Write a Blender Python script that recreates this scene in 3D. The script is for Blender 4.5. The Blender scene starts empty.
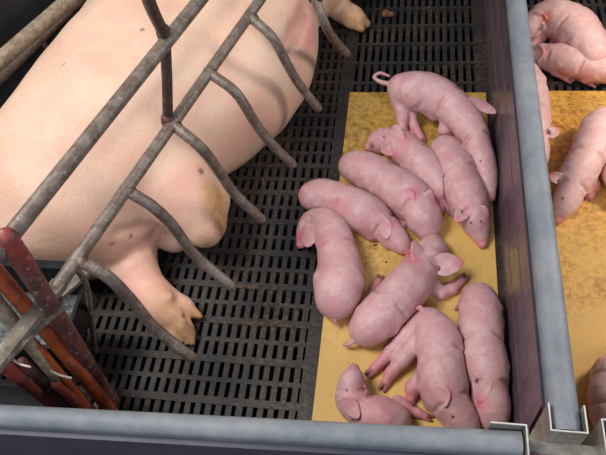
import bpy, math, random
import numpy as np
from mathutils import Vector, Matrix

random.seed(4)
SC = bpy.context.scene
COL = SC.collection

# ------------------------------------------------------------------ camera
F_PX, CAM_H = 640.0, 1.31
RX = np.array([[0.98681265, -0.03668177, 0.15765542],
               [0.12151773, 0.81130953, -0.57184813],
               [-0.10693095, 0.5834649, 0.805068]])     # rows: world X, Y, Z in camera axes
cam_d = bpy.data.cameras.new('camera')
cam_d.sensor_fit = 'HORIZONTAL'; cam_d.sensor_width = 36.0
cam_d.lens = F_PX * 36.0 / 606.0
cam_d.clip_start = 0.02
cam = bpy.data.objects.new('camera', cam_d); COL.objects.link(cam)
M = Matrix([list(RX[0]), list(RX[1]), list(RX[2])]).to_4x4()
M.translation = Vector((0, 0, CAM_H))
cam.matrix_world = M
SC.camera = cam

# ------------------------------------------------------------------ world, lights, exposure
w = bpy.data.worlds.new('barn'); SC.world = w; w.use_nodes = True
w.node_tree.nodes['Background'].inputs[0].default_value = (0.74, 0.80, 1.0, 1)
w.node_tree.nodes['Background'].inputs[1].default_value = 0.24

def area(name, loc, target, sx, sy, power, color):
    d = bpy.data.lights.new(name, 'AREA'); d.shape = 'RECTANGLE'
    d.size = sx; d.size_y = sy; d.energy = power; d.color = color
    o = bpy.data.objects.new(name, d); COL.objects.link(o)
    o.location = loc
    o.rotation_euler = (Vector(target) - Vector(loc)).to_track_quat('-Z', 'Y').to_euler()
    return o
area('window_light', (-1.35, 0.55, 2.5), (-0.4, 1.05, 0.1), 1.1, 0.8, 60, (1.0, 0.96, 0.90))
area('pen_lamp', (1.15, 1.25, 1.0), (0.45, 1.1, 0.0), 0.30, 0.30, 12, (1.0, 0.93, 0.84))
area('aisle_window_light', (0.4, -1.6, 2.6), (0.0, 0.6, 0.0), 1.4, 0.7, 34, (0.86, 0.91, 1.0))

vs = SC.view_settings
vs.view_transform = 'Standard'; vs.look = 'None'; vs.gamma = 1.0
vs.use_curve_mapping = False; vs.exposure = 0.0

# ------------------------------------------------------------------ helpers
def P(px, py, z=0.0):
    """where the sight line through a picture point meets the height z"""
    d = np.array([px - 303.0, 227.5 - py, -F_PX])
    v = RX @ d
    t = (z - CAM_H) / v[2]
    return np.array([v[0] * t, v[1] * t, z])

def depth(p):
    q = (np.array(p) - [0, 0, CAM_H]) @ RX
    return -q[2]

def tag(o, label=None, cat=None, group=None, kind=None):
    if label: o['label'] = label
    if cat: o['category'] = cat
    if group: o['group'] = group
    if kind: o['kind'] = kind
    return o

def empty(name, loc, *t, **k):
    o = bpy.data.objects.new(name, None); COL.objects.link(o)
    o.location = loc; o.empty_display_size = 0.05
    return tag(o, *t, **k)

def link(name, me, mat, parent=None):
    o = bpy.data.objects.new(name, me); COL.objects.link(o)
    if mat is not None:
        me.materials.append(mat)
    if parent is not None:
        o.parent = parent
        o.matrix_parent_inverse = Matrix.Translation(parent.location).inverted()
    return o

class MB:
    """collects boxes, tubes and rounded prisms into ONE mesh"""
    def __init__(s): s.v = []; s.f = []; s.sm = []
    def add(s, v, f, smooth=False):
        n = len(s.v); s.v += [tuple(map(float, p)) for p in v]
        for q in f: s.f.append([i + n for i in q]); s.sm.append(smooth)
    def box(s, x0, x1, y0, y1, z0, z1, rz=0, org=(0, 0, 0)):
        c, sn = math.cos(rz), math.sin(rz)
        v = []
        for z in (z0, z1):
            for x, y in ((x0, y0), (x1, y0), (x1, y1), (x0, y1)):
                v.append((org[0] + x * c - y * sn, org[1] + x * sn + y * c, org[2] + z))
        s.add(v, [(3, 2, 1, 0), (4, 5, 6, 7), (0, 1, 5, 4), (1, 2, 6, 5), (2, 3, 7, 6), (3, 0, 4, 7)])
    def tube(s, pts, r, n=14, cap=True, wob=0.0, rounded=True, flat=1.0):
        pts = [np.array(p, float) for p in pts]
        rs = list(r) if hasattr(r, '__len__') else [r] * len(pts)
        if rounded and cap:                                  # domed ends
            def dome(a, b, ra):
                t = (a - b) / np.linalg.norm(a - b)
                return [(a + t * ra * math.sin(q), ra * math.cos(q)) for q in (math.pi * .17, math.pi * .33, math.pi * .46)]
            h = dome(pts[0], pts[1], rs[0]); e = dome(pts[-1], pts[-2], rs[-1])
            pts = [p for p, _ in h[::-1]] + pts + [p for p, _ in e]
            rs = [q for _, q in h[::-1]] + rs + [q for _, q in e]
        m = len(pts); T = []
        for i in range(m):
            a = pts[max(i - 1, 0)]; b = pts[min(i + 1, m - 1)]
            T.append((b - a) / (np.linalg.norm(b - a) + 1e-9))
        up = np.array([0, 0, 1.0])
        if abs(T[0] @ up) > .95: up = np.array([0, 1.0, 0])
        u = np.cross(T[0], up); u /= np.linalg.norm(u)
        v = []
        for i in range(m):
            u = u - (u @ T[i]) * T[i]; u /= np.linalg.norm(u)
            w_ = np.cross(T[i], u)
            for k in range(n):
                a = 2 * math.pi * k / n
                rr = rs[i] * (1 + wob * random.uniform(-1, 1))
                v.append(pts[i] + rr * (math.cos(a) * u + flat * math.sin(a) * w_))
        f = [(i * n + k, i * n + (k + 1) % n, (i + 1) * n + (k + 1) % n, (i + 1) * n + k)
             for i in range(m - 1) for k in range(n)]
        f += [tuple(range(n))[::-1], tuple((m - 1) * n + k for k in range(n))]
        s.add(v, f, True)
    def prism(s, prof, a, b, smooth=False):
        """profile of (side, up) points swept from a to b (horizontal run)"""
        a = np.array(a, float); b = np.array(b, float)
        t = b - a; t /= np.linalg.norm(t)
        sd = np.cross(t, [0, 0, 1.0]); sd /= np.linalg.norm(sd)
        n = len(prof)
        v = [p + sd * q[0] + np.array([0, 0, q[1]]) for p in (a, b) for q in prof]
        f = [(k, (k + 1) % n, n + (k + 1) % n, n + k) for k in range(n)]
        f += [tuple(range(n))[::-1], tuple(range(n, 2 * n))]
        s.add(v, f, smooth)
    def build(s, name, mat, parent=None, sharp=35):
        me = bpy.data.meshes.new(name)
        me.from_pydata(s.v, [], s.f); me.validate(); me.update()
        import bmesh
        bm = bmesh.new(); bm.from_mesh(me); bmesh.ops.recalc_face_normals(bm, faces=bm.faces)
        bm.to_mesh(me); bm.free()
        for p, q in zip(me.polygons, s.sm): p.use_smooth = q
        me.set_sharp_from_angle(angle=math.radians(sharp))
        return link(name, me, mat, parent)

def smooth_path(pts, n=7):
    """Catmull-Rom through the points"""
    p = [np.array(q, float) for q in pts]
    p = [2 * p[0] - p[1]] + p + [2 * p[-1] - p[-2]]
    out = []
    for i in range(1, len(p) - 2):
        for k in range(n):
            t = k / n
            out.append(.5 * ((2 * p[i]) + (-p[i - 1] + p[i + 1]) * t + (2 * p[i - 1] - 5 * p[i] + 4 * p[i + 1] - p[i + 2]) * t * t
                             + (-p[i - 1] + 3 * p[i] - 3 * p[i + 1] + p[i + 2]) * t ** 3))
    out.append(p[-2])
    return out

# ------------------------------------------------------------------ materials
def mat_new(name):
    m = bpy.data.materials.new(name); m.use_nodes = True
    nt = m.node_tree
    return m, nt, nt.nodes['Principled BSDF']

def node(nt, t, **k):
    n = nt.nodes.new(t)
    for a, b in k.items():
        if a in n.inputs: n.inputs[a].default_value = b
        else: setattr(n, a, b)
    return n

def coords(nt, scale=(1, 1, 1)):
    g = nt.nodes.new('ShaderNodeNewGeometry'); m = nt.nodes.new('ShaderNodeMapping')
    m.inputs['Scale'].default_value = scale
    nt.links.new(g.outputs['Position'], m.inputs['Vector'])
    return m.outputs['Vector']

def noise(nt, scale, detail=4, rough=.6, vec=None, stretch=(1, 1, 1)):
    n = nt.nodes.new('ShaderNodeTexNoise')
    n.inputs['Scale'].default_value = scale; n.inputs['Detail'].default_value = detail
    n.inputs['Roughness'].default_value = rough
    nt.links.new(vec if vec is not None else coords(nt, stretch), n.inputs['Vector'])
    return n.outputs['Fac']

def ramp(nt, src, stops):
    r = nt.nodes.new('ShaderNodeValToRGB')
    e = r.color_ramp.elements
    while len(e) < len(stops): e.new(.5)
    for q, (p, c) in zip(e, stops):
        q.position = p; q.color = (*c, 1) if len(c) == 3 else c
    nt.links.new(src, r.inputs['Fac'])
    return r.outputs['Color']

def mix(nt, fac, a, b, mode='MIX'):
    m = nt.nodes.new('ShaderNodeMix'); m.data_type = 'RGBA'; m.blend_type = mode
    for s_, v in ((0, fac), (6, a), (7, b)):
        if isinstance(v, (int, float)): m.inputs[s_].default_value = v
        elif isinstance(v, tuple): m.inputs[s_].default_value = (*v, 1) if len(v) == 3 else v
        else: nt.links.new(v, m.inputs[s_])
    return m.outputs[2]

def bump(nt, bsdf, h, strength=.3, dist=.002):
    b = nt.nodes.new('ShaderNodeBump'); b.inputs['Strength'].default_value = strength
    b.inputs['Distance'].default_value = dist
    nt.links.new(h, b.inputs['Height']); nt.links.new(b.outputs['Normal'], bsdf.inputs['Normal'])

W = lambda v: (v, v, v)

def mat_grate():
    m, nt, b = mat_new('dirty_black_plastic')
    dirt = ramp(nt, noise(nt, 5.5, 5, .65), [(.43, W(.05)), (.66, W(1))])
    fine = ramp(nt, noise(nt, 90, 4, .7), [(.45, W(0)), (.62, W(1))])
    d = mix(nt, 1.0, dirt, fine, 'MULTIPLY')
    c = mix(nt, d, (.017, .016, .018), (.13, .082, .034))
    c2 = mix(nt, ramp(nt, noise(nt, 240, 2, .6), [(.66, W(0)), (.74, W(1))]), c, (.22, .17, .10))
    nt.links.new(c2, b.inputs['Base Color'])
    b.inputs['Roughness'].default_value = .5
    bump(nt, b, noise(nt, 160, 3), .5, .0015)
    return m

def mat_simple(name, col, rough=.6, metal=0, var=None, scale=30, bmp=.2):
    m, nt, b = mat_new(name)
    if var:
        c = mix(nt, ramp(nt, noise(nt, scale, 5, .65), [(.38, W(0)), (.64, W(1))]), col, var)
        nt.links.new(c, b.inputs['Base Color'])
    else:
        b.inputs['Base Color'].default_value = (*col, 1)
    b.inputs['Roughness'].default_value = rough; b.inputs['Metallic'].default_value = metal
    if bmp: bump(nt, b, noise(nt, scale * 5, 3), bmp, .002)
    return m

def mat_mat(name, base, dark, cover, seed, soaked):
    m, nt, b = mat_new(name)
    v = coords(nt)
    mp = nt.nodes.new('ShaderNodeVectorMath'); mp.operation = 'ADD'; mp.inputs[1].default_value = (seed, 0, 0)
    nt.links.new(v, mp.inputs[0]); v = mp.outputs[0]
    big = noise(nt, 4.2, 3, .6, vec=v)
    g = nt.nodes.new('ShaderNodeSeparateXYZ'); nt.links.new(coords(nt), g.inputs[0])
    far = nt.nodes.new('ShaderNodeMapRange')                       # dirt gathers at the far end of the mat
    far.inputs[1].default_value = .7; far.inputs[2].default_value = 1.35
    nt.links.new(g.outputs[1], far.inputs[0])
    a = nt.nodes.new('ShaderNodeMath'); a.operation = 'MULTIPLY_ADD'
    nt.links.new(far.outputs[0], a.inputs[0]); a.inputs[1].default_value = .34; nt.links.new(big, a.inputs[2])
    patch = ramp(nt, a.outputs[0], [(cover, W(0)), (cover + .25, W(1))])
    f1 = ramp(nt, noise(nt, 75, 5, .75, vec=v), [(.43, W(0)), (.60, W(1))])
    soak = nt.nodes.new('ShaderNodeMath'); soak.operation = 'MULTIPLY'; soak.inputs[1].default_value = .62
    nt.links.new(far.outputs[0], soak.inputs[0])
    base = mix(nt, soak.outputs[0], base, soaked)
    c = mix(nt, mix(nt, 1.0, patch, f1, 'MULTIPLY'), base, dark)
    c = mix(nt, ramp(nt, noise(nt, 9, 3, .6, vec=v), [(.35, W(0)), (.8, W(.35))]), c, (.80, .55, .20))
    vo = nt.nodes.new('ShaderNodeTexVoronoi'); vo.inputs['Scale'].default_value = 85
    nt.links.new(v, vo.inputs['Vector'])
    n2 = noise(nt, 14, 2, vec=v)
    th = nt.nodes.new('ShaderNodeMath'); th.operation = 'LESS_THAN'
    nt.links.new(vo.outputs['Distance'], th.inputs[0]); th.inputs[1].default_value = .13
    gate = ramp(nt, n2, [(.50, W(0)), (.60, W(1))])
    c = mix(nt, mix(nt, 1.0, th.outputs[0], gate, 'MULTIPLY'), c, (.12, .06, .02))
    nt.links.new(c, b.inputs['Base Color'])
    b.inputs['Roughness'].default_value = .55
    bump(nt, b, noise(nt, 120, 4, .7, vec=v), .35, .002)
    return m

def mat_wall():
    m, nt, b = mat_new('plum_plastic_board')
    st = noise(nt, 60, 3, .6, stretch=(1, 1, .04))
    bl = noise(nt, 7, 4, .6)
    c = mix(nt, ramp(nt, st, [(.3, W(0)), (.7, W(1))]), (.070, .045, .060), (.140, .100, .125))
    c = mix(nt, ramp(nt, bl, [(.45, W(0)), (.75, W(.5))]), c, (.16, .125, .13))
    sp = ramp(nt, noise(nt, 210, 2, .5), [(.68, W(0)), (.74, W(1))])
    c = mix(nt, sp, c, (.42, .38, .36))
    nt.links.new(c, b.inputs['Base Color'])
    r = ramp(nt, bl, [(.3, W(.22)), (.8, W(.42))]); nt.links.new(r, b.inputs['Roughness'])
    bump(nt, b, st, .15, .001)
    return m

def mat_cap():
    m, nt, b = mat_new('grey_plastic_cap')
    n1 = noise(nt, 12, 5, .65); n2 = noise(nt, 420, 3, .6)
    c = mix(nt, ramp(nt, n1, [(.35, W(0)), (.7, W(1))]), (.145, .165, .195), (.26, .275, .285))
    c = mix(nt, ramp(nt, n2, [(.6, W(0)), (.76, W(.7))]), c, (.42, .42, .40))
    c = mix(nt, ramp(nt, noise(nt, 45, 5, .8), [(.66, W(0)), (.72, W(.6))]), c, (.52, .50, .45))
    nt.links.new(c, b.inputs['Base Color']); b.inputs['Roughness'].default_value = .58
    bump(nt, b, n2, .3, .001)
    return m

def mat_pipe(name, c0, c1, c2, scale=38, rough=.5, metal=.25, lo=.42):
    m, nt, b = mat_new(name)
    n1 = noise(nt, scale, 6, .7); n2 = noise(nt, scale * 2.7, 5, .7)
    c = mix(nt, ramp(nt, n1, [(lo, W(0)), (lo + .14, W(1))]), c0, c1)
    c = mix(nt, ramp(nt, n2, [(.57, W(0)), (.66, W(1))]), c, c2)
    nt.links.new(c, b.inputs['Base Color'])
    b.inputs['Roughness'].default_value = rough; b.inputs['Metallic'].default_value = metal
    bump(nt, b, n2, .6, .002)
    return m

def mat_skin(name, base, var, pink, dirt, rough=.46, sss=.12, scale=16, marks=None):
    """attribute: R how pink (ears, snout, feet), G dirty or horny (hooves), B dark (eye slit, nostril)"""
    m, nt, b = mat_new(name)
    at = nt.nodes.new('ShaderNodeAttribute'); at.attribute_name = 'tint'
    s = nt.nodes.new('ShaderNodeSeparateColor'); nt.links.new(at.outputs['Color'], s.inputs[0])
    c = mix(nt, ramp(nt, noise(nt, scale, 5, .6), [(.35, W(0)), (.68, W(1))]), base, var)
    if marks:
        c = mix(nt, ramp(nt, noise(nt, marks[0], 4, .7), [(marks[1], W(0)), (marks[1] + marks[3], W(.6))]), c, marks[2])
    c = mix(nt, ramp(nt, noise(nt, 150, 4, .8), [(.38, W(.16)), (.62, W(0))]), c, (.42, .22, .14))
    c = mix(nt, s.outputs[0], c, pink)
    g = ramp(nt, noise(nt, 60, 4, .7), [(.3, W(.55)), (.6, W(1))])
    mg = nt.nodes.new('ShaderNodeMath'); mg.operation = 'MULTIPLY'
    nt.links.new(s.outputs[1], mg.inputs[0]); nt.links.new(g, mg.inputs[1])
    c = mix(nt, mg.outputs[0], c, dirt)
    c = mix(nt, s.outputs[2], c, (.05, .012, .012))
    nt.links.new(c, b.inputs['Base Color'])
    b.inputs['Roughness'].default_value = rough
    b.inputs['Subsurface Weight'].default_value = sss
    b.inputs['Subsurface Radius'].default_value = (1.0, .35, .25)
    b.inputs['Subsurface Scale'].default_value = .006
    h = nt.nodes.new('ShaderNodeMath'); h.operation = 'ADD'
    nt.links.new(noise(nt, 330, 3, .7), h.inputs[0]); nt.links.new(noise(nt, 55, 4, .6), h.inputs[1])
    bump(nt, b, h.outputs[0], .5, .0026)
    return m

GRATE = mat_grate()
PIT = mat_simple('slurry', (.012, .009, .008), .3, 0, (.03, .02, .012), 12, .3)
CONC = mat_simple('concrete', (.20, .19, .18), .85, 0, (.12, .11, .10), 9)
DARKWALL = mat_simple('dark_painted_wall', (.016, .018, .020), .8, 0, (.03, .03, .032), 6)
MAT_L = mat_mat('ochre_mat', (.70, .45, .14), (.24, .10, .008), .50, 0.0, (.50, .27, .015))
MAT_R = mat_mat('ochre_mat_soiled', (.78, .42, .09), (.34, .12, .010), .42, 7.3, (.70, .34, .03))
WALL = mat_wall(); CAP = mat_cap()
NAVY = mat_simple('navy_plastic_board', (.022, .025, .050), .5, 0, (.042, .044, .072), 8, .2)
STEEL = mat_pipe('dull_steel_plate', (.42, .40, .36), (.30, .28, .24), (.55, .52, .46), 22, .4, .55)
EDGE = mat_simple('bare_steel_edge', (.80, .78, .74), .35, .3, (.62, .60, .55), 40, .1)
PIPE = mat_pipe('weathered_pipe', (.225, .18, .15), (.14, .10, .08), (.33, .28, .235), 38, .45, .12)
PIPE_D = mat_pipe('dark_rusted_pipe', (.055, .038, .034), (.10, .055, .04), (.14, .11, .10))
CRUST = mat_pipe('crusted_pipe', (.24, .18, .12), (.38, .30, .21), (.09, .055, .045), 45, .8, 0)
RED = mat_pipe('red_primer_bar', (.27, .045, .035), (.12, .045, .04), (.34, .25, .22), 34, .5, 0, .46)
ORANGE = mat_pipe('orange_primer_bar', (.42, .085, .022), (.25, .055, .025), (.36, .20, .14), 34, .5, 0, .47)
MAROON = mat_pipe('maroon_flaking_bar', (.15, .052, .042), (.075, .036, .036), (.38, .31, .28), 40, .5, 0, .45)
LIME = mat_pipe('lime_crusted_steel', (.20, .165, .13), (.11, .09, .07), (.36, .32, .27), 30, .8, 0)
WIRE = mat_simple('pale_wire', (.62, .52, .46), .5, .2, (.40, .28, .22), 50, .1)
TROUGH = mat_simple('black_trough_plastic', (.008, .009, .011), .5, 0, (.020, .022, .026), 30, .15)
TROUGH.node_tree.nodes['Principled BSDF'].inputs['Specular IOR Level'].default_value = .12
WATER = mat_pipe('grey_film', (.055, .075, .085), (.15, .165, .17), (.02, .025, .03), 28, .2, 0, .4)
DUNG = mat_simple('dung', (.13, .045, .018), .6, 0, (.22, .09, .03), 60, .8)
CRUMB = mat_simple('dark_crumb', (.030, .012, .006), .6)
SOW = mat_skin('sow_skin', (.82, .58, .43), (.80, .46, .34), (.80, .36, .30), (.48, .23, .05), .42, .08, 7,
               (6.0, .42, (.86, .66, .50), .30))
PINK = mat_skin('piglet_skin', (.66, .395, .410), (.60, .285, .315), (.66, .22, .27), (.15, .05, .035), .36, .12, 18, (34, .48, (.74, .52, .52), .16))
PINK_R = mat_skin('lit_piglet_skin', (.80, .48, .43), (.74, .38, .35), (.74, .22, .17), (.30, .16, .10), .38, .12, 18, (34, .46, (.86, .60, .54), .14))  # brighter copy of the piglet skin, right pen's lamp light put into the colour

# ------------------------------------------------------------------ setting
m = MB()
X0, X1, Y0, Y1 = -1.75, 1.15, 0.36, 2.60
PX = .0229
k = 0
n0 = int((X0 + .335) / PX) - 1
x = -.335 + n0 * PX
while x < X1:                                         # narrow slats running away from the aisle
    if not (-.206 < x < -.178):
        m.box(x - .0064, x + .0064, Y0, Y1, -.022, 0)
    x += PX
m.box(-.209, -.178, Y0, Y1, -.022, .0015)            # solid border strips of the tiles
m.box(.192, .280, Y0, Y1, -.022, .0005)
m.box(-.342, -.328, Y0, Y1, -.022, .0015)
m.box(-.80, -.785, Y0, Y1, -.022, .001)
m.box(-1.26, -1.245, Y0, Y1, -.022, .001)
for i in range(-3, 22):                               # ribs across, a strong and a weak one in turn
    y = .560 + .0962 * i
    if y > Y1: break
    m.box(X0, -.19, y - .0085, y + .0085, -.022, .002)
    m.box(X0, -.19, y + .0425, y + .0535, -.022, .0004)
    y2 = .568 + .0900 * i
    m.box(-.19, X1, y2 - .0055, y2 + .0055, -.022, .002)
m.box(X0, X1, Y0 - .02, Y0 + .012, -.03, .001)
tag(m.build('floor', GRATE), kind='structure')
m = MB(); m.box(-2.4, 1.9, .30, 3.0, -.36, -.34)
tag(m.build('floor_pit', PIT), kind='structure')
m = MB(); m.box(-2.4, 1.9, -1.6, .30, -.36, -.02)
tag(m.build('floor_aisle', CONC), kind='structure')
m = MB(); m.box(-2.4, 1.9, 3.0, 3.08, -.36, .75)
tag(m.build('wall_back', DARKWALL), kind='structure')
m = MB(); m.box(-2.48, -2.4, .3, 3.08, -.36, .75)
tag(m.build('wall_left', DARKWALL), kind='structure')

# board walls with rounded caps
def cap_profile(wd, h, over=.0):
    hw = wd / 2
    pr = [(-hw, 0), (-hw, h * .45)]
    for a in range(0, 181, 15):
        t = math.radians(180 - a)
        pr.append((hw * math.cos(t), h * .45 + h * .55 * math.sin(t)))
    pr += [(hw, h * .45), (hw, 0)]
    o = [pr[0]]
    for q in pr[1:]:
        if abs(q[0] - o[-1][0]) + abs(q[1] - o[-1][1]) > 1e-5: o.append(q)
    return o[::-1]

TOP = .362
t = empty('partition_board', (.245, 1.5, 0), 'plum plastic board between the two yellow mats, pale grey rounded cap on top',
          'partition wall')
m = MB(); m.box(.225, .259, .40, 2.9, -.0, TOP - .030)
for zz in (.105, .205):
    m.box(.2238, .2262, .40, 2.9, zz, zz + .002)
m.build('board', WALL, t)
m = MB(); m.prism(cap_profile(.0435, .030), (.2415, .336, TOP - .030), (.2415, 2.9, TOP - .030), True)
m.build('cap', CAP, t, 50)
m = MB(); m.prism([(-.0245, 0), (.0245, 0), (.0245, .008), (-.0245, .008)], (.2415, .339, TOP - .040), (.2415, 2.9, TOP - .040))
m.build('groove_strip', NAVY, t)

AN = math.atan2(.028, .83)
def near_pt(x, dy=0): return (x, .3355 + (x - .183) * math.tan(AN) + dy)
t = empty('front_board', (-.4, .31, 0), 'long navy board along the aisle with a grey rounded cap, in front of the heap',
          'partition wall')
a = near_pt(-1.30, -.029); b = near_pt(.176, -.029)
m = MB(); m.prism([(-.013, -.02), (.017, -.02), (.017, TOP - .03), (-.013, TOP - .03)], (*a, 0), (*b, 0)); m.build('board', NAVY, t)
m = MB()
m.prism(cap_profile(.035, .026), (*near_pt(-1.30, -.0195), TOP - .030), (*near_pt(.178, -.0195), TOP - .030), True)
m.build('cap', CAP, t, 50)
m = MB()
m.prism([(-.018, 0), (.0205, 0), (.0205, .006), (.018, .009), (-.018, .009)], (*near_pt(-1.30, -.0215), TOP - .041), (*near_pt(.178, -.0215), TOP - .041))
m.prism([(.014, 0), (.024, 0), (.024, .012), (.014, .012)], (*near_pt(-1.30, -.0215), TOP - .085), (*near_pt(.178, -.0215), TOP - .085))
m.build('lip', NAVY, t)

# steel channels that hold the board ends, and the corner post between them
th = .0022
t = empty('corner_post', (.21, .33, 0), 'steel corner bracket with U channels gripping the ends of the grey capped boards', 'bracket')
def channel(name, x0, x1, y0, y1, sides, z0=0.0, z1=TOP + .004):
    c = MB(); e = MB()
    for sd in sides:
        q = {'l': (x0 - th, x0, y0, y1), 'r': (x1, x1 + th, y0, y1), 'n': (x0 - th, x1 + th, y0 - th, y0), 'f': (x0 - th, x1 + th, y1, y1 + th)}[sd]
        c.box(*q, z0, z1); e.box(*q, z1, z1 + .0012)
    o = c.build(name, STEEL, t); e.build('cut_edge', EDGE, o)
channel('channel', .2178, .2650, .3325, .372, 'lrn')
channel('channel', .135, .1815, .262, .3345, 'rf')
channel('channel', .2890, .34, .262, .352, 'lf')
c = MB(); c.box(.1840, .2885, .312, .3300, 0.0, TOP - .045)
c.box(.1840, .2160, .3300, .385, 0.0, TOP - .15)
c.build('post', STEEL, t)
for x_, y_ in ((.1985, .300), (.2560, .299)):
    bl = MB(); bl.tube([(x_, y_ - .014, TOP - .05), (x_, y_ + .012, TOP - .05)], .0105, 6, rounded=False)
    bl.tube([(x_, y_ - .024, TOP - .05), (x_, y_ - .010, TOP - .05)], .006, 10)
    bl.build('bolt', MAROON, t)

t = empty('front_board', (.5, .31, 0), 'short navy board with grey cap at the lower right corner of the picture', 'partition wall')
m = MB(); m.box(.296, .95, .285, .315, -.02, TOP - .03); m.build('board', NAVY, t)
m = MB(); m.prism(cap_profile(.044, .030), (.293, .3125, TOP - .030), (.95, .3125, TOP - .030), True); m.build('cap', CAP, t, 50)

# mats
def floor_mat(x0, x1, y0, y1, mat, label):
    mb = MB(); c = .006; z = .0065
    mb.add([(x0, y0, 0.0015), (x1, y0, 0.0015), (x1, y1, 0.0015), (x0, y1, 0.0015),
            (x0, y0, z - .0015), (x1, y0, z - .0015), (x1, y1, z - .0015), (x0, y1, z - .0015),
            (x0 + .0015, y0 + .0015, z), (x1 - .0015, y0 + .0015, z), (x1 - .0015, y1 - .0015, z), (x0 + .0015, y1 - .0015, z)],
           [(3, 2, 1, 0), (0, 1, 5, 4), (1, 2, 6, 5), (2, 3, 7, 6), (3, 0, 4, 7), (4, 5, 9, 8), (5, 6, 10, 9), (6, 7, 11, 10), (7, 4, 8, 11), (8, 9, 10, 11)])
    tag(mb.build('floor_mat', mat), label, 'mat')
floor_mat(-.177, .214, .375, 1.424, MAT_L, 'yellow ochre rubber mat under the heap of sleeping piglets')
floor_mat(.268, .70, .375, 1.432, MAT_R, 'yellow ochre mat in the right-hand pen beyond the board, speckled with brown crumbs')

# ------------------------------------------------------------------ soft bodies: distance fields blended and meshed
def cone_sdf(G, a, b, ra, rb):
    """rounded cone from a (radius ra) to b (radius rb)"""
    ba = b - a; l2 = float(ba @ ba) + 1e-12
    t = ((G[0] - a[0]) * ba[0] + (G[1] - a[1]) * ba[1] + (G[2] - a[2]) * ba[2]) / l2
    np.clip(t, 0, 1, out=t)
    d = np.sqrt((G[0] - a[0] - t * ba[0]) ** 2 + (G[1] - a[1] - t * ba[1]) ** 2 + (G[2] - a[2] - t * ba[2]) ** 2)
    return d - (ra + (rb - ra) * t)

def tri_sdf(G, a, b, c, th_):
    """rounded triangular flap"""
    p = np.stack([G[0], G[1], G[2]], -1)
    n = np.cross(b - a, c - a); n = n / (np.linalg.norm(n) + 1e-12)
    h = (p - a) @ n
    def seg(u, v):
        e = v - u; t = np.clip(((p - u) @ e) / (e @ e), 0, 1)
        return np.linalg.norm(p - u - t[..., None] * e, axis=-1)
    e = np.minimum(np.minimum(seg(a, b), seg(b, c)), seg(c, a))
    ins = ((np.cross(b - a, n) @ (p - a)[..., None])[..., 0] <= 0) if False else None
    s1 = (p - a) @ np.cross(n, b - a); s2 = (p - b) @ np.cross(n, c - b); s3 = (p - c) @ np.cross(n, a - c)
    inside = (s1 >= 0) & (s2 >= 0) & (s3 >= 0)
    return np.where(inside, np.abs(h), e) - th_

def leaf_sdf(G, b1, tip, b2, n, th_, cup):
    """cupped leaf: base between b1 and b2, pointing at tip, facing n"""
    base = (b1 + b2) / 2; e1 = tip - base; L = np.linalg.norm(e1); e1 = e1 / L
    n = n - (n @ e1) * e1; n = n / np.linalg.norm(n); e2 = np.cross(n, e1)
    a = L * .56; bw = max(np.linalg.norm(b2 - b1) * .5, .004); c = base + e1 * L * .44
    x = G[0] - c[0]; y = G[1] - c[1]; z = G[2] - c[2]
    u = (x * e1[0] + y * e1[1] + z * e1[2]) / a
    v = x * e2[0] + y * e2[1] + z * e2[2]
    h = x * n[0] + y * n[1] + z * n[2]
    wl = bw * np.clip(1.05 - .38 * u, .3, 1.4)
    g = (np.sqrt(u * u + (v / wl) ** 2) - 1) * bw
    off = cup * v * v / bw - .10 * a * (u * u)
    return smax(g, np.abs(h - off) - th_, .0015)

def smin(a, b, k):
    h = np.clip(.5 + .5 * (b - a) / k, 0, 1)
    return b * (1 - h) + a * h - k * h * (1 - h)

def smax(a, b, k): return -smin(-a, -b, k)

def surface_net(F, org, vx):
    nx, ny, nz = F.shape
    S = F < 0
    acc = np.zeros((nx - 1, ny - 1, nz - 1, 3)); cnt = np.zeros((nx - 1, ny - 1, nz - 1))
    for ax in range(3):
        o1, o2 = [q for q in range(3) if q != ax]
        for i in (0, 1):
            for j in (0, 1):
                sl0 = [None] * 3; sl1 = [None] * 3
                sl0[ax] = slice(0, F.shape[ax] - 1); sl1[ax] = slice(1, F.shape[ax])
                for o, q in ((o1, i), (o2, j)):
                    sl0[o] = sl1[o] = slice(q, F.shape[o] - 1 + q)
                A = F[tuple(sl0)]; B = F[tuple(sl1)]
                mk = (A < 0) != (B < 0)
                with np.errstate(all='ignore'): tt = np.where(mk, A / (A - B), 0)
                acc[..., ax] += np.where(mk, tt, 0)
                acc[..., o1] += np.where(mk, i, 0); acc[..., o2] += np.where(mk, j, 0)
                cnt += mk
    act = cnt > 0
    idx = -np.ones(act.shape, int); idx[act] = np.arange(act.sum())
    ijk = np.argwhere(act)
    V = (ijk + acc[act] / cnt[act][:, None]) * vx + org
    quads = []
    for ax in range(3):
        o1, o2 = (ax + 1) % 3, (ax + 2) % 3
        sa = [slice(None)] * 3; sb = [slice(None)] * 3
        sa[ax] = slice(0, -1); sb[ax] = slice(1, None)
        A = S[tuple(sa)]; B = S[tuple(sb)]
        e = np.argwhere(A != B)
        e = e[(e[:, o1] > 0) & (e[:, o2] > 0) & (e[:, o1] < F.shape[o1] - 1) & (e[:, o2] < F.shape[o2] - 1)]
        if not len(e): continue
        sg = A[tuple(e.T)]
        def cell(d1, d2):
            q = e.copy(); q[:, o1] -= d1; q[:, o2] -= d2
            return idx[tuple(q.T)]
        q = np.stack([cell(1, 1), cell(0, 1), cell(0, 0), cell(1, 0)], 1)
        q[~sg] = q[~sg][:, ::-1]
        quads.append(q)
    return V, np.concatenate(quads)

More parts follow.
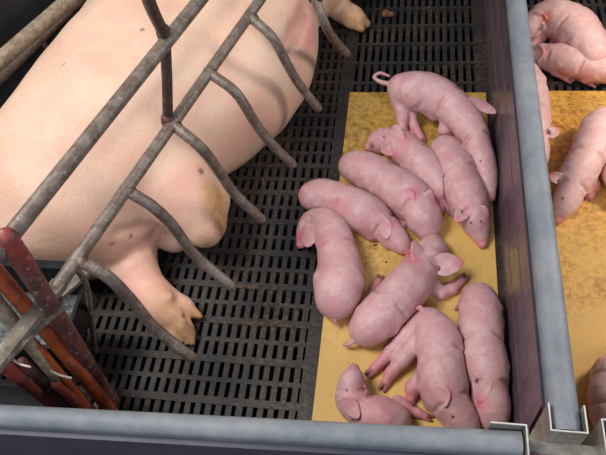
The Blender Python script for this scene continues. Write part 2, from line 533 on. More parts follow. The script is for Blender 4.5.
class Body:
    def __init__(s, vox=.0024, k=.012, zfloor=.0066):
        s.p = []; s.vox = vox; s.k = k; s.zf = zfloor; s.tints = []; s.lo = None; s.cuts = []; s.seen = []; s.lump = None
    def chain(s, pts, k=None):
        for a, b in zip(pts[:-1], pts[1:]):
            s.p.append(('c', np.array(a[:3], float), np.array(b[:3], float), a[3], b[3], k or s.k))
    def flap(s, a, b, c, t_=.0022, k=.004):
        s.p.append(('t', np.array(a), np.array(b), np.array(c), t_, k))
    def leaf(s, b1, tip, b2, n, t_=.0019, cup=.14, k=.003):
        s.p.append(('l', np.array(b1), np.array(tip), np.array(b2), t_ + .001, k, np.array(n, float), cup, t_))
    def hit(s, px, py):
        o = np.array([0, 0, CAM_H]); a = P(px, py, .26); b = P(px, py, 0.0)
        q = a + (b - a) * np.linspace(0, 1, 220)[:, None]
        d = s.field([q[:, 0], q[:, 1], q[:, 2]])
        i = np.argmax(d < 0)
        return q[i] if d[i] < 0 else None
    def groove(s, a, b, r, k=.003): s.cuts.append((np.array(a), np.array(b), r, k))
    def tint(s, ch, pt, r, amt=1.0): s.tints.append((ch, np.array(pt), r, amt))
    def tint_seen(s, ch, px, py, r, amt=1.0, stretch=None): s.seen.append((ch, px, py, r, amt, stretch))
    def bounds(s):
        L = []; Hh = []
        for q in s.p:
            if q[0] == 'c':
                for c_, r in ((q[1], q[3]), (q[2], q[4])): L.append(c_ - r); Hh.append(c_ + r)
            else:
                for c_ in q[1:4]: L.append(c_ - q[4]); Hh.append(c_ + q[4])
        pad = s.vox * 3 + .004
        return np.min(L, 0) - pad, np.max(Hh, 0) + pad
    def field(s, G):
        d = np.full(G[0].shape, 1.0)
        for q in s.p:
            if q[0] == 'c': e = cone_sdf(G, q[1], q[2], q[3], q[4]); kk = q[5]
            elif q[0] == 'l': e = leaf_sdf(G, q[1], q[2], q[3], q[6], q[8], q[7]); kk = q[5]
            else: e = tri_sdf(G, q[1], q[2], q[3], q[4]); kk = q[5]
            d = smin(d, e, kk)
        if s.lump:
            f1, a1 = s.lump
            d = d + a1 * (np.sin(G[0] * f1 + 1.3 * np.sin(G[1] * f1 * .7)) * np.sin(G[1] * f1 * 1.1 + np.sin(G[2] * f1 * .8)) * np.cos(G[2] * f1 * .9 + G[0] * f1 * .6)
                          + .5 * np.sin(G[0] * f1 * 2.3 + 1.1) * np.sin(G[1] * f1 * 2.1 + G[2] * f1 * 1.7))
        for a, b, r, kk in s.cuts:
            d = smax(d, -cone_sdf(G, a, b, r, r), kk)
        return d
    def mesh(s, name, mat, neighbours=(), parent=None):
        lo, hi = s.bounds(); lo[2] = max(min(lo[2], s.zf + .0), s.zf - 3 * s.vox)
        n = np.ceil((hi - lo) / s.vox).astype(int) + 1
        ax = [lo[i] + np.arange(n[i]) * s.vox for i in range(3)]
        G = np.meshgrid(*ax, indexing='ij')
        d = s.field(G)
        for nb in neighbours:                                # bodies press against each other, never through
            l2, h2 = nb.bounds()
            if np.any(l2 > hi) or np.any(h2 < lo): continue
            sl = tuple(slice(max(0, int((l2[i] - lo[i]) / s.vox) - 1), min(n[i], int((h2[i] - lo[i]) / s.vox) + 2)) for i in range(3))
            g = [q[sl] for q in G]
            if g[0].size == 0: continue
            d[sl] = smax(d[sl], .0012 - nb.field(g), .003)
        d = smax(d, s.zf - G[2], min(.004, s.vox * 1.5))
        V, Q = surface_net(d, lo, s.vox)
        # keep only the largest island
        par = np.arange(len(V))
        e = np.concatenate([Q[:, [0, 1]], Q[:, [1, 2]], Q[:, [2, 3]], Q[:, [3, 0]]])
        lab = np.arange(len(V))
        for _ in range(4000):
            mn = np.minimum(lab[e[:, 0]], lab[e[:, 1]])
            new = lab.copy(); np.minimum.at(new, e[:, 0], mn); np.minimum.at(new, e[:, 1], mn)
            new = new[new]
            if (new == lab).all(): break
            lab = new
        u, c_ = np.unique(lab, return_counts=True)
        keep = lab == u[np.argmax(c_)]
        mp = -np.ones(len(V), int); mp[keep] = np.arange(keep.sum())
        Q = mp[Q[keep[Q[:, 0]]]]; V = V[keep]
        me = bpy.data.meshes.new(name)
        me.from_pydata(V.tolist(), [], Q.tolist()); me.update()
        me.polygons.foreach_set('use_smooth', np.ones(len(me.polygons), bool))
        at = me.attributes.new('tint', 'FLOAT_COLOR', 'POINT')
        C = np.zeros((len(V), 4)); C[:, 3] = 1
        ray0 = np.array([0, 0, CAM_H])
        for ch, px, py, r, amt, st in s.seen:               # a mark where a sight line first meets the skin
            d_ = P(px, py, 0) - ray0; d_ /= np.linalg.norm(d_)
            w_ = V - ray0; tl = w_ @ d_; off = np.linalg.norm(w_ - tl[:, None] * d_, axis=1)
            ok = off < s.vox * 1.6
            if not ok.any(): continue
            q = V[ok][np.argmin(tl[ok])]
            s.tints.append((ch, q, r, amt))
        for ch, pt, r, amt in s.tints:
            dd = np.linalg.norm(V - pt, axis=1)
            C[:, ch] = np.maximum(C[:, ch], amt * np.clip(1.6 * (1 - dd / r), 0, 1))
        at.data.foreach_set('color', C.ravel())
        return link(name, me, mat, parent)

def W3(px, py, rp, z=None, floor=.0066):
    """picture point, half width in picture pixels, height -> (x, y, z, r) in metres; default height rests on the floor"""
    zz = z if z is not None else .04
    for _ in range(4):
        q = P(px, py, zz); r = rp * depth(q) / F_PX
        if z is None: zz = floor + r * .97
    return (q[0], q[1], zz, r)

PIGS = []
def piglet(label, spine, legs=(), ears=(), tail=None, eyes=(), snout=None, hooves=True, mat=None, group='piglets lying on the left yellow mat', k=.013, pinks=(), haunch=1.0):
    b = Body(.0021, k)
    sp = [W3(*q) for q in spine]
    # refine the spine with Catmull-Rom so that it bends smoothly
    pts = smooth_path([np.array(q) for q in sp], 3)
    m_ = len(pts) - 1
    for i_, q in enumerate(pts):                           # narrow waist and neck between haunch, ribs and head
        f_ = i_ / m_ if snout != -1 else 1 - i_ / m_
        q[3] *= 1.0 - haunch * (.01 + .07 * math.exp(-((f_ - .38) / .07) ** 2) + .10 * math.exp(-((f_ - .70) / .05) ** 2) - .16 * math.exp(-((f_ - .87) / .08) ** 2))
    b.chain([tuple(q) for q in pts], .006)
    for lg in legs:
        L_ = [W3(*q) for q in lg]
        b.chain(L_, .007)
        # cloven toes
        a, c = np.array(L_[-2][:3]), np.array(L_[-1][:3]); r = L_[-1][3]
        t = (c - a) / (np.linalg.norm(c - a) + 1e-9)
        sd = np.cross(t, [0, 0, 1.0]); nn = np.linalg.norm(sd)
        sd = sd / nn if nn > .1 else np.array([1.0, 0, 0])
        for s_ in (-1, 1):
            q0 = c + sd * s_ * r * .45; q1 = c + t * r * 1.9 + sd * s_ * r * .55
            b.chain([(*q0, r * .62), (*q1, r * .38)], .0015)
        b.tint(0, c, r * 5, .7)
        if hooves: b.tint(1, c + t * r * 2.0, r * 2.2, 1.0)
    # haunches and shoulders swell on both sides of the back
    sp_ = pts if snout != -1 else pts[::-1]                  # from rump to nose
    if haunch:
        for fr, off, rr, up in ((.17, .48, .63, .12), (.27, .54, .58, -.10), (.57, .48, .60, .06)):
            i = min(int(fr * (len(sp_) - 1)), len(sp_) - 2)
            q = sp_[i]; t = sp_[i + 1][:3] - sp_[i - 1 if i else 0][:3]; t /= np.linalg.norm(t)
            sd = np.cross(t, [0, 0, 1.0]); sd /= np.linalg.norm(sd); r = q[3]
            for s_ in (-1, 1):
                c = q[:3] + sd * s_ * r * off * haunch + np.array([0, 0, up * r])
                c2 = c + t * r * .45 + sd * s_ * r * .08 - np.array([0, 0, r * .45])
                b.chain([(*c, r * rr), (*c2, r * rr * .7)], .0032)
    # jowls
    i = int(.80 * (len(sp_) - 1)); q = sp_[i]; t = sp_[i][:3] - sp_[i - 2][:3]; t /= np.linalg.norm(t)
    sd = np.cross(t, [0, 0, 1.0]); sd /= np.linalg.norm(sd)
    for s_ in (-1, 1): b.chain([(*(q[:3] + sd * s_ * q[3] * .42 - [0, 0, q[3] * .2]), q[3] * .66)] * 2, .006)
    b.lump = (80.0, .0006)
    rnd = random.Random(label)
    if haunch:
        for fr, r0, span in ((.69 + rnd.uniform(-.02, .02), .0010, 1.35), (.37 + rnd.uniform(-.02, .02), .0011, 1.45)):
            i = min(int(fr * (len(sp_) - 1)), len(sp_) - 2)
            q = sp_[i]; t = sp_[i + 1][:3] - sp_[i - 1][:3]; t /= np.linalg.norm(t)
            sd = np.cross(t, [0, 0, 1.0]); sd /= np.linalg.norm(sd); up = np.cross(sd, t)
            for s_ in (-1, 1):
                arc = []
                for a_ in np.linspace(.55, span, 5):
                    n_ = up * math.cos(a_) + sd * s_ * math.sin(a_) + t * .12 * (a_ - .8)
                    w_ = q[:3] + n_ * np.linspace(q[3] * 1.8, q[3] * .5, 60)[:, None]
                    d_ = b.field([w_[:, 0], w_[:, 1], w_[:, 2]])
                    arc.append(w_[int(np.argmax(d_ < 0))])
                b.new_cuts = getattr(b, 'new_cuts', []) + [(arc[k_], arc[k_ + 1], r0, .0085) for k_ in range(4)]
        b.cuts += b.new_cuts
    new = []
    for e in ears:
        pp = [b.hit(e[i][0], e[i][1]) for i in range(3)]
        zz = [q[2] for q in pp if q is not None] or [e[0][2]]
        p3 = [P(e[i][0], e[i][1], (zz[0] if len(zz) == 1 else sum(zz) / len(zz)) - .002) if pp[i] is None else pp[i] for i in range(3)]
        view = np.array([0, 0, CAM_H]) - p3[1]; view /= np.linalg.norm(view)
        p3[1] = p3[1] + view * (.005 if pp[1] is not None else .0)
        new.append((p3, view, e))
    for p3, view, e in new:
        b.leaf(p3[0], p3[1], p3[2], view + np.array([0, 0, .3]))
        b.tint(0, p3[1], .026, e[3] if len(e) > 3 else .75)
    if tail:
        tp = smooth_path([np.array(W3(*q)) for q in tail], 4)
        b.chain([tuple(q) for q in tp], .003)
        b.tint(0, tp[-1][:3], .02, .6)
    if snout:      # index of the end of the spine that is the nose: flat disc with two nostrils
        a, c = (np.array(sp[-2]), np.array(sp[-1])) if snout == 1 else (np.array(sp[1]), np.array(sp[0]))
        t = c[:3] - a[:3]; t /= np.linalg.norm(t); r = max(c[3], .009)
        e0 = c[:3] + t * r * .2; e1 = c[:3] + t * r * .75
        b.chain([(*e0, r * .85), (*e1, r * .80)], .003)
        b.tint(0, e1, .024, 1.0)
        sd = np.cross(t, [0, 0, 1.0]); sd /= np.linalg.norm(sd) + 1e-9
        for s_ in (-1, 1):
            q = e1 + t * r * .8 + sd * s_ * r * .35
            b.tint(2, q, .0045, .8); b.groove(q, q + t * .004, .0016, .002)
    for e in eyes: b.tint_seen(2, e[0], e[1], .0045, .85)
    for q in pinks: b.tint_seen(*q)
    o = b.mesh('piglet', mat or PINK, PIGS)
    PIGS.append(b)
    tag(o, label, 'piglet', group)
    return o

# ------------------------------------------------------------------ piglets, those lying on top first
A_ = piglet('piglet standing at the far end of the heap, back arched and tail curled',
    [(401, 88, 14, .100), (413, 91, 19, .098), (430, 94, 20, .094), (449, 104, 19.5, .088), (463, 118, 17, .082), (474, 134, 14.5, .076), (481, 153, 12, .066), (486, 174, 9.5, .052), (489, 192, 7, .040)],
    legs=[[(400, 98, 10, .082), (403, 118, 6, .050), (402, 130, 5, .030), (408, 136, 4.5, .014)],
          [(404, 92, 10, .082), (410, 112, 6, .050), (414, 126, 4.6, .030), (421, 138, 4.2, .014)],
          [(450, 116, 10, .070), (444, 130, 6, .046), (455, 136, 4.6, .022), (458, 141, 4, .014)],
          [(468, 122, 10, .070), (482, 128, 5, .045), (487, 140, 4, .020)]],
    ears=[((474, 100, .112), (486, 101, .125), (487, 118, .098)), ((467, 142, .085), (463, 154, .075), (473, 152, .085))],
    tail=[(390, 84, 2.4, .112), (381, 82, 1.9, .116), (374, 77, 1.6, .120), (380, 73, 1.5, .122), (389, 76, 1.4, .120)],
    snout=1, eyes=[(480, 160)])
C_ = piglet('piglet beside the board, head down, rump tucked under the standing one',
    [(445, 150, 15), (449, 158, 18), (456, 172, 20), (463, 188, 20), (469, 204, 18.5), (475, 218, 15.5), (479, 231, 9, .024), (481, 239, 6.5, .018)],
    ears=[((460, 206, .060), (456, 222, .050), (468, 216, .062)), ((478, 204, .060), (489, 216, .052), (481, 214, .062))],
    legs=[[(452, 182, 9, .03), (443, 198, 6, .018), (441, 208, 4.5, .013)]],
    snout=1, eyes=[(470, 224), (482, 222)])
D_ = piglet('pale piglet in the middle of the heap, rump towards the sow, round pink ear',
    [(352, 166, 14), (360, 168, 17), (373, 174, 19), (388, 183, 20), (402, 192, 21), (414, 202, 20), (422, 213, 18), (427, 225, 13, .030), (428, 234, 8.5, .020)],
    ears=[((402, 190, .104), (414, 193, .106), (406, 208, .094), .9), ((424, 190, .095), (435, 200, .085), (426, 204, .095))],
    legs=[[(396, 206, 8, .03), (402, 217, 5, .018), (405, 224, 4, .012)], [(368, 186, 9, .03), (378, 196, 5, .018), (386, 202, 4, .012)]],
    snout=1)
E_ = piglet('piglet lying across the neck of another at the left edge of the mat',
    [(312, 196, 14, .052), (320, 195, 16, .052), (332, 198, 17, .052), (348, 205, 20, .050), (365, 214, 20, .048), (379, 223, 16, .042), (389, 232, 14, .033), (399, 242, 9, .026), (404, 247, 7, .020)],
    ears=[((375, 216, .082), (391, 222, .080), (382, 240, .062), .6)],
    legs=[[(362, 224, 9, .03), (366, 232, 6, .018), (372, 236, 4, .012)], [(332, 208, 9, .038), (342, 216, 6, .026), (350, 222, 4, .02)]],
    snout=1, pinks=[(0, 340, 206, .03, .5)])
B_ = piglet('piglet wedged at the back of the heap with its dark snout pointing left',
    [(373, 145, 6, .030), (378, 142, 9, .032), (386, 140, 13), (397, 144, 15), (408, 152, 17), (420, 163, 18), (433, 176, 17), (441, 188, 14)],
    ears=[((388, 128, .066), (404, 138, .070), (390, 143, .076), .7), ((384, 146, .06), (392, 156, .05), (396, 148, .062))],
    legs=[[(438, 186, 9, .030), (444, 200, 6.5, .022), (449, 208, 4.5, .014)]],
    snout=-1, eyes=[(383, 137)], pinks=[(1, 371, 146, .012, .8)])
F_ = piglet('piglet at the left mat edge with its round rump towards the viewer',
    [(303, 240, 6, .018), (306, 234, 8, .024), (313, 223, 13, .032), (322, 222, 15), (331, 232, 18), (337, 250, 21), (340, 270, 22), (338, 288, 24), (336, 300, 20)],
    ears=[((315, 224, .066), (299, 236, .045), (312, 246, .050), 1.0),],
    tail=[(335, 312, 2.5, .050), (335, 319, 1.9, .038), (336, 324, 1.5, .026)],
    snout=-1, pinks=[(0, 320, 240, .03, .35), (0, 336, 306, .035, .25)])
H_ = piglet('piglet at the near end of the heap, both hind legs stretched out left',
    [(431, 323, 14, .058), (434, 328, 17, .058), (439, 342, 22, .058), (441, 360, 24, .058), (442, 380, 24, .057), (447, 398, 22, .052), (456, 412, 18, .046), (465, 424, 12, .038), (471, 434, 9, .030)],
    ears=[((434, 388, .098), (450, 392, .098), (441, 408, .088), .5)],
    legs=[[(428, 320, 13, .052), (408, 334, 8.5, .035), (391, 352, 6.5, .024), (374, 369, 4.8, .017)],
          [(420, 338, 11, .042), (402, 360, 8, .030), (391, 373, 6, .022), (386, 382, 4.6, .016)],
          [(424, 378, 11, .036), (413, 388, 8, .026), (411, 398, 5, .016)]],
    tail=[(424, 312, 2.2, .072), (420, 307, 1.6, .070), (417, 309, 1.3, .066)],
    snout=1, eyes=[(452, 418)])
G_ = piglet('piglet flat on its belly facing away, pink ear sticking out to the right',
    [(365, 330, 16), (370, 326, 19), (380, 316, 22), (394, 302, 23), (408, 287, 22), (420, 272, 18), (428, 259, 16), (432, 250, 13, .032), (433, 243, 9, .026)],
    ears=[((438, 256, .055), (464, 262, .045), (436, 276, .045), 1.0), ((423, 243, .066), (413, 259, .050), (426, 262, .060), 1.0)],
    legs=[[(396, 284, 8, .030), (402, 270, 5.5, .020), (409, 257, 4, .013)],
          [(371, 306, 8, .028), (374, 291, 5.4, .018), (378, 282, 4.4, .012)],
          [(430, 284, 10, .030), (441, 293, 6.5, .020), (452, 289, 5.5, .016), (461, 281, 4.5, .013)]],
    tail=[(355, 340, 2.4, .040), (349, 344, 1.9, .030), (344, 345, 1.5, .022)],
    snout=1)
I_ = piglet('piglet squeezed against the board at the lower right of the heap',
    [(479, 298, 16), (480, 306, 19), (481, 322, 21), (482, 342, 22), (485, 362, 22), (488, 380, 20), (490, 396, 18), (492, 412, 15), (495, 426, 9, .026)],
    ears=[((474, 374, .085), (480, 402, .06), (491, 380, .086), 1.0)],
    legs=[[(470, 292, 8, .026), (465, 300, 5, .018), (461, 306, 4, .012)]],
    snout=1)
J_ = piglet('piglet lying against the front board, nose lifted at the lower left of the mat',
    [(353, 374, 7, .060), (352, 381, 10.5, .058), (351, 391, 15, .052), (354, 402, 17, .046), (364, 411, 18), (380, 418, 20), (394, 420, 17)],
    ears=[((343, 400, .078), (356, 400, .086), (349, 424, .058), .6), ((362, 386, .066), (368, 394, .056), (362, 400, .07), .6)],
    legs=[[(392, 414, 11, .028), (404, 409, 6, .020), (418, 413, 4.5, .014), (425, 416, 4, .012)],
          [(390, 408, 9, .026), (398, 401, 5, .018), (409, 403, 4, .013)]],
    snout=-1, eyes=[(346, 389)], pinks=[(0, 380, 415, .05, .45)])
# right-hand pen
K_ = piglet('pale piglet standing bent at the far end of the right pen, ear reddish',
    [(524, 33, 6, .050), (528, 29, 9, .060), (534, 24, 13, .072), (545, 18, 16, .080), (560, 20, 20, .082), (575, 28, 21, .080), (587, 42, 18, .078), (594, 54, 14, .074)],
    legs=[[(548, 24, 9, .060), (539, 38, 6, .036), (532, 48, 5, .020), (528, 54, 4, .012)], [(562, 30, 9, .055), (556, 42, 6, .03), (552, 52, 4.6, .012)],
          [(590, 50, 11, .055), (598, 66, 7, .032), (602, 78, 5, .012)], [(598, 46, 11, .055), (612, 58, 7, .03), (616, 68, 5, .012)]],
    ears=[((529, 17, .100), (546, 17, .104), (545, 28, .088), 1.0),], snout=-1, mat=PINK_R, group='piglets in the right pen')
L_ = piglet('pale piglet lying stretched along the far edge of the right mat, below the standing one',
    [(533, 57, 7, .030), (539, 55, 9, .032), (547, 56, 12), (560, 58, 14), (576, 63, 15), (592, 66, 15), (606, 68, 15), (618, 70, 12)],
    legs=[[(546, 62, 7, .026), (556, 71, 5, .018), (566, 78, 3.6, .012)], [(574, 70, 10, .026), (582, 76, 6, .016), (588, 80, 5, .013)]],
    ears=[((536, 46, .060), (544, 52, .064), (538, 62, .050), .6)], snout=-1, mat=PINK_R, group='piglets in the right pen')
M_ = piglet('piglet mostly hidden behind the capped board, one ear showing',
    [(524, 74, 14, .050), (528, 84, 16, .050), (531, 98, 17, .050), (534, 112, 16, .050), (535, 128, 14, .048), (537, 143, 12, .044), (539, 156, 8, .036), (540, 164, 6, .030)],
    ears=[((546, 131, .070), (560, 128, .072), (550, 139, .060), .9)], snout=1, mat=PINK_R, group='piglets in the right pen')
N_ = piglet('piglet walking towards the capped board in the right pen, head low and ears out',
    [(603, 122, 15, .075), (599, 131, 18, .075), (592, 148, 19, .072), (583, 165, 18, .068), (576, 179, 16, .062), (570, 193, 14, .052), (564, 206, 10, .038), (560, 214, 7, .028)],
    ears=[((561, 176, .090), (549, 172, .080), (560, 186, .075), .9), ((586, 176, .085), (594, 190, .066), (582, 190, .07), .9)],
    legs=[[(588, 172, 8, .045), (594, 186, 5, .026), (590, 196, 4, .012)], [(574, 160, 8, .045), (564, 172, 5, .026), (566, 182, 4, .012)],
          [(606, 132, 10, .05), (616, 146, 6, .03), (618, 156, 4.5, .012)], [(596, 126, 10, .05), (590, 140, 6, .03), (590, 148, 4.5, .012)]],
    snout=1, eyes=[(561, 198)], mat=PINK_R, group='piglets in the right pen')
O_ = piglet('piglet cut by the right picture edge beside the walking one',
    [(616, 128, 15, .060), (616, 140, 17, .060), (617, 158, 17, .058), (618, 172, 14, .055), (620, 188, 9, .045)],
    legs=[[(610, 160, 9, .04), (604, 170, 6, .022), (602, 176, 4.5, .012)]], snout=1, mat=PINK_R, group='piglets in the right pen')
Q_ = piglet('piglet cut by the lower right picture edge beside the steel bracket',
    [(616, 366, 14), (612, 376, 18), (610, 394, 20), (611, 414, 19), (616, 428, 13)], snout=1, mat=PINK_R, group='piglets in the right pen')

# ------------------------------------------------------------------ the sow
sow = Body(.0075, .06, .004)
def SW(px, py, rp, z): return W3(px, py, rp, z)
dorsal = [(-.34, 2.02, .20, .17)] + [SW(226, -24, 76, .20), SW(181, 33, 78, .20), SW(128, 104, 80, .195), SW(90, 160, 80, .19), SW(58, 205, 76, .175)]
ventral = [(-.25, 1.98, .17, .15)] + [SW(258, -5, 54, .16), SW(246, 42, 62, .16), SW(226, 78, 64, .16), SW(180, 106, 68, .16), SW(140, 150, 62, .17), SW(98, 205, 55, .15)]
sow.chain([tuple(q) for q in smooth_path([np.array(q) for q in dorsal], 2)], .07)
sow.chain([tuple(q) for q in smooth_path([np.array(q) for q in ventral], 2)], .09)
sow.chain([(-.31, 1.98, .19, .16), (-.27, 2.20, .16, .125), (-.24, 2.38, .10, .075), (-.23, 2.50, .075, .058)], .06)   # neck, head, snout
sow.flap(np.array((-.36, 2.16, .26)), np.array((-.42, 2.36, .22)), np.array((-.30, 2.24, .29)), .008, .02)
sow.flap(np.array((-.18, 2.16, .24)), np.array((-.07, 2.30, .13)), np.array((-.20, 2.27, .26)), .008, .02)
# upper hind leg folded to a blunt hock
sow.chain([SW(150, 160, 42, .20), SW(177, 188, 37, .17), SW(195, 210, 27, .14), SW(204, 231, 18, .12)], .035)
sow.chain([SW(200, 185, 20, .15), SW(214, 200, 14, .13), SW(211, 222, 15, .11)], .02)
sow.chain([SW(196, 226, 18, .10), SW(176, 236, 14, .05), SW(168, 232, 12, .03)], .03)
# lower hind leg with its cloven foot
sow.chain([SW(98, 218, 42, .14), SW(116, 240, 32, .11), SW(130, 265, 23, .075), SW(142, 288, 19, .055), SW(156, 303, 17.5, .045), SW(170, 318, 15, .036)], .03)
sow.chain([SW(168, 300, 11, .040), SW(184, 307, 9, .032), SW(199, 316, 4.2, .018)], .008)
sow.chain([SW(176, 320, 14, .032), SW(185, 331, 11, .026), SW(191, 342, 6, .016)], .008)
sow.chain([SW(168, 322, 10, .030), SW(174, 334, 9, .026), SW(180, 345, 6, .016)], .004)
sow.chain([SW(160, 296, 6, .075), SW(168, 298, 4, .078)], .006)
sow.groove(SW(176, 313, 1, .050)[:3], SW(196, 327, 1, .03)[:3], .006, .009)
# far front leg reaching out on the slats
sow.chain([(-.30, 1.86, .10, .09), SW(305, -22, 19, .06), SW(325, -3, 13, .045), SW(340, 9, 11, .038), SW(352, 17, 9.5, .032), SW(359, 21, 8, .028)], .02)
sow.chain([SW(356, 16, 6.5, .026), SW(367, 24, 4.5, .018)], .004)
sow.chain([SW(350, 22, 6.5, .026), SW(362, 29, 4.5, .018)], .004)
# teats along the belly edge
for px, py in ((304, 62), (290, 96), (262, 126)):
    q = SW(px, py, 3.5, .10); q2 = SW(px + 6, py + 3, 2.2, .095)
    sow.chain([q, q2], .012)
sow.lump = (13.0, .006)
def fold(pts, r, k):
    q = [sow.hit(*p) for p in pts]
    q = [p for p in q if p is not None]
    return list(zip(q[:-1], q[1:], [r] * len(q), [k] * len(q)))
cuts = fold([(158, 232), (146, 244), (130, 254), (112, 268)], .004, .022)
cuts += fold([(160, 228), (140, 226), (118, 232)], .003, .018) + fold([(306, 10), (296, 34), (282, 52)], .005, .04)
sow.cuts += cuts
# dirt, flush and marks
for a in ((1, 222, 200, .060, .9), (1, 227, 218, .055, .8), (1, 216, 240, .05, .45), (1, 214, 186, .04, .7), (1, 190, 335, .06, .85), (0, 146, 282, .08, .5), (0, 95, 250, .09, .3), (0, 175, 215, .08, .3), (0, 150, 200, .08, .2), (1, 160, 300, .06, .4), (0, 110, 262, .06, .35), (1, 200, 316, .03, .8), (1, 176, 320, .07, .6), (1, 160, 300, .06, .35), (2, 188, 322, .018, .5), (0, 170, 310, .08, .4), (1, 362, 24, .05, .9), (1, 350, 15, .05, .6), (1, 335, 5, .06, .35),
          (0, 307, 25, .10, .75), (0, 300, 60, .06, .4), (0, 190, 180, .06, .45), (0, 205, 172, .03, .5), (0, 135, 250, .08, .35), (0, 128, 275, .06, .45), (0, 160, 225, .05, .35),
          (0, 215, 225, .05, .3), (0, 255, 120, .09, .25), (2, 205, 168, .011, .9), (2, 134, 240, .008, .8), (2, 114, 248, .007, .6), (2, 144, 25, .005, .8), (2, 177, 35, .005, .8),
          (2, 60, 60, .004, .5)):
    sow.tint_seen(*a)
so = sow.mesh('sow', SOW)
tag(so, 'huge pale pink sow lying on its side inside the steel crate', 'pig')

# ------------------------------------------------------------------ the crate
t = empty('farrowing_crate', (-.62, .46, 0), 'weathered tube steel crate side over the sow, with curved finger bars bent towards the slats', 'crate')
ZU, ZL, RP = .60, .42, .0120
def line(a, b, s): return tuple(np.array(a) + (np.array(b) - np.array(a)) * s)
u0, u1 = P(0, 249, ZU), P(200, 0, ZU)
l0, l1 = P(58, 286, ZL), P(260, 0, ZL)
m = MB(); m.tube([line(u0, u1, q) for q in (-.04, .3, .6, .9, 1.3, 2.1)], .0132, 16); m.build('upper_rail', PIPE, t)
m = MB(); m.tube([line(l0, l1, q) for q in (.0, .3, .6, .9, 1.3, 2.0)], .0125, 16); m.build('lower_rail', PIPE, t)
m = MB(); a = P(60, 283, ZL); b = P(-14, 376, ZL)
m.prism([(-.014, -.006), (.014, -.006), (.014, .006), (-.014, .006)], a, b); m.build('rail_end', LIME, t)
fingers = [
    [(314, -4, .42), (325, 24, .36), (333, 38, .28), (347, 54, .17)],
    [(250, 17, .42), (272, 37, .39), (286, 62, .32), (299, 84, .24), (318, 108, .15)],
    [(208, 72, .42), (236, 93, .39), (256, 124, .30), (272, 144, .23), (292, 164, .15)],
    [(172, 124, .42), (201, 148, .39), (218, 170, .31), (235, 194, .23), (261, 219, .15)],
    [(126, 190, .42), (152, 206, .39), (173, 226, .32), (194, 254, .23), (231, 286, .15)],
    [(78, 260, .42), (108, 277, .39), (131, 300, .31), (155, 328, .22), (191, 357, .15)],
]
for fg in fingers:
    m = MB(); m.tube(smooth_path([P(*q) for q in fg], 6), .0114, 14); o = m.build('finger_bar', PIPE, t)
    q = P(*fg[0]); w_ = MB()
    w_.tube([q - [0.003, 0, .006], q + [.010, -.002, -.004]], .0118, 10, wob=.06); w_.build('weld', PIPE_D, o)
m = MB(); m.tube(smooth_path([P(137, -40, .86), P(150, 4, .73), P(165, 36, ZU + .006)], 4), .0105, 14); m.tube([P(165, 36, ZU + .006), P(167, 78, .51), P(168, 122, ZL + .006)], .0105, 14)
m.build('brace', PIPE_D, t)
for q in (P(165, 36, ZU), P(169, 123, ZL)):
    m = MB(); m.tube([q - [0, 0, .008], q + [0, 0, .012]], .0138, 10, wob=.06); m.build('weld', MAROON, t)
a = P(11, 243, ZU); b = P(103, 388, 0.05); c = P(110, 408, .0)
m = MB(); m.tube([a + [0, 0, .012], line(a, b, .3), line(a, b, .7), b, (b[0] + .008, b[1] - .01, 0.004)], .0155, 14); m.build('post', MAROON, t)
m = MB(); m.tube([a + [0, 0, .013], line(a, b, .10)], .0160, 14); m.build('painted_collar', RED, t)
# thin lime-crusted leg and the plate beside the lower joint
m = MB(); m.tube(smooth_path([P(74, 266, .40), P(86, 284, .30), P(91, 315, .15), P(95, 352, .004)], 4), .0062, 10); m.build('leg', LIME, t)
m = MB(); a = P(86, 268, .33); b = P(50, 300, .33); m.prism([(-.017, -.004), (.017, -.004), (.017, .004), (-.017, .004)], a, b); m.build('plate', LIME, t)

t = empty('farrowing_crate', (-1.03, 1.25, 0), 'crusted twin pipes of the far crate side, at the top left behind the sow', 'crate')
a, b = P(78, -8, .30), P(-8, 68, .30)
m = MB(); m.tube([line(b, a, q) for q in np.linspace(-.7, 3.4, 16)], .0215, 16, wob=.03); m.build('upper_rail', CRUST, t)
a2, b2 = P(88, -8, .24), P(-8, 86, .24)
m = MB(); m.tube([line(b2, a2, q) for q in (-.7, .5, 1.5, 3.4)], .0150, 14); m.build('lower_rail', PIPE, t)
for px in ((43, 42), (-22, 108)):
    q = P(px[0], px[1], .23); m = MB(); m.tube([q, (q[0], q[1], 0.002)], .008, 10); m.build('leg', PIPE, t)

t = empty('darkening_panel', (-1.14, 1.2, 0), 'black solid panel added behind the crusted pipes to darken the top left corner', 'panel')  # added panel, stands in for the darkness beyond the pipes
d_ = np.array(a) - np.array(b); d_ = d_ / np.linalg.norm(d_); n_ = np.array([-d_[1], d_[0], 0]); c_ = (np.array(a) + np.array(b)) / 2 + n_ * .085
c_[2] = 0
m = MB(); m.prism([(-.012, .003), (.012, .003), (.012, .40), (-.012, .40)], c_ - d_ * .75, c_ + d_ * 1.2); m.build('sheet', DARKWALL, t)
m = MB(); m.prism([(-.016, .395), (.016, .395), (.016, .41), (-.016, .41)], c_ - d_ * .75, c_ + d_ * 1.2); m.build('edge_trim', DARKWALL, t)

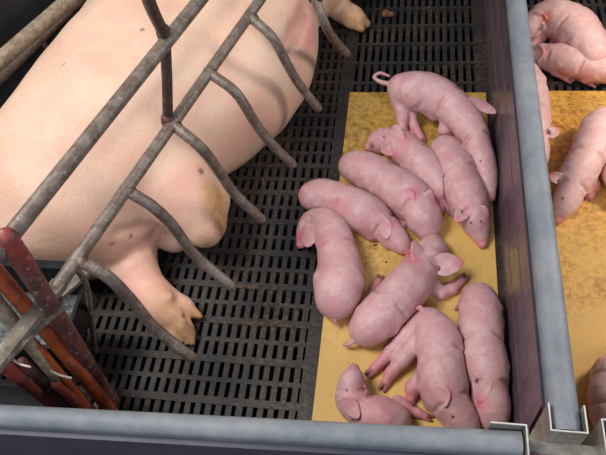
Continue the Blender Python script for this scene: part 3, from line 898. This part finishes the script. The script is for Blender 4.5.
# rear gate: upright bars, red and orange primer, standing on the slats just behind the front board
t = empty('crate_gate', (-.68, .41, 0), 'rusty red and orange barred gate leaning at the lower left behind the front board', 'gate')
def upright(pts, r, mat, n=4, name='bar'):
    mb = MB(); mb.tube(smooth_path([P(*q) for q in pts], n), r, 12, wob=.015); return mb.build(name, mat, t)
upright([(112, 412, .002), (57, 344, .29), (-24, 249, .59)], .0138, ORANGE)
upright([(93, 420, .002), (4, 312, .44), (-36, 264, .58)], .0130, CRUST)
upright([(100, 420, .004), (34, 344, .33)], .0095, ORANGE)
upright([(80, 424, .002), (2, 362, .32), (-50, 320, .47)], .0150, RED)
upright([(104, 424, .004), (56, 384, .20)], .0110, RED)
upright([(88, 424, .004), (22, 362, .29)], .0095, MAROON)
def strap(a, b, w_, mat, name='cross_strap'):
    mb = MB(); mb.prism([(-w_, -.003), (w_, -.003), (w_, .003), (-w_, .003)], P(*a), P(*b)); return mb.build(name, mat, t)
strap((66, 300, .405), (28, 330, .405), .014, LIME)
strap((38, 322, .37), (-6, 366, .37), .016, LIME)
for pts in ([(14, 347, .36), (10, 356, .355), (18, 363, .35), (30, 367, .345)], [(51, 371, .28), (60, 375, .275), (71, 378, .27)]):
    mb = MB(); mb.tube(smooth_path([P(*q) for q in pts], 6), .0022, 8); mb.build('wire_hook', WIRE, t)

m = MB(); m.box(-1.25, -.665, .362, .455, .003, .009)  # added dark sheet that blacks out the slats in this corner
tag(m.build('darkening_sheet', TROUGH), 'dark sheet added on the slats to blacken the lower left, behind the front board', 'sheet')

# trough behind the gate
t = empty('feed_trough', (-.77, .55, 0), 'black plastic trough filmed with grey dirt, at the sow\'s end behind the rusty gate', 'trough')
m = MB()
tx0, tx1, ty0, ty1, tz, tk = -1.02, -.650, .462, .612, .27, .008
zb = .15
m.box(tx0, tx1, ty1 - tk, ty1, zb, tz + .02); m.box(tx0, tx1, ty0, ty0 + tk, zb, tz - .05)
m.box(tx0, tx0 + tk, ty0 + tk, ty1 - tk, zb, tz); m.box(tx1 - tk, tx1, ty0 + tk, ty1 - tk, zb, tz - .05)
m.box(tx0 + tk, tx1 - tk, ty0 + tk, ty1 - tk, zb, zb + .012)
m.build('tub', TROUGH, t)
m = MB(); m.box(tx0 + tk, tx1 - tk, ty0 + tk, ty1 - tk, zb + .012, zb + .03); m.build('residue', WATER, t)
m = MB(); m.box(tx0, tx1 + .002, ty1 - .014, ty1 + .004, tz + .02, tz + .027); m.build('rim', TROUGH, t)
for x_ in (-.99, -.72):
    m = MB(); m.box(x_ - .012, x_ + .012, ty0 + .04, ty0 + .065, 0.002, zb); m.build('leg', TROUGH, t)

# ------------------------------------------------------------------ crumbs and droppings
def lump(name, px, py, r, sx, mat, label, cat, group=None, zf=.0066):
    q = P(px, py, zf + r * .4); b = Body(r / 5, r * .6, zf)
    rnd = random.Random(px)
    for _ in range(4):
        o = np.array([rnd.uniform(-1, 1) * r * sx, rnd.uniform(-1, 1) * r * .7, 0])
        o2 = np.array([rnd.uniform(-1, 1) * r * sx, rnd.uniform(-1, 1) * r * .7, 0])
        b.chain([(*(q + o), r * rnd.uniform(.35, .6)), (*(q + o2), r * rnd.uniform(.3, .5))], r * .5)
    tag(b.mesh(name, mat), label, cat, group)
lump('dropping', 388, 14, .019, 1.1, DUNG, 'brown lump of dung on the dark slats near the sow\'s front foot', 'dung', None, .002)
for px, py, r in ((375, 245, .0034), (411, 248, .0042), (386, 262, .0022), (404, 255, .0022), (366, 12 + 252, .002)):
    lump('straw_crumb', px, py, r, 1.3, CRUMB, 'tiny dark crumb on the bare ochre mat between the sleeping piglets', 'crumb', 'dark crumbs on the left mat')
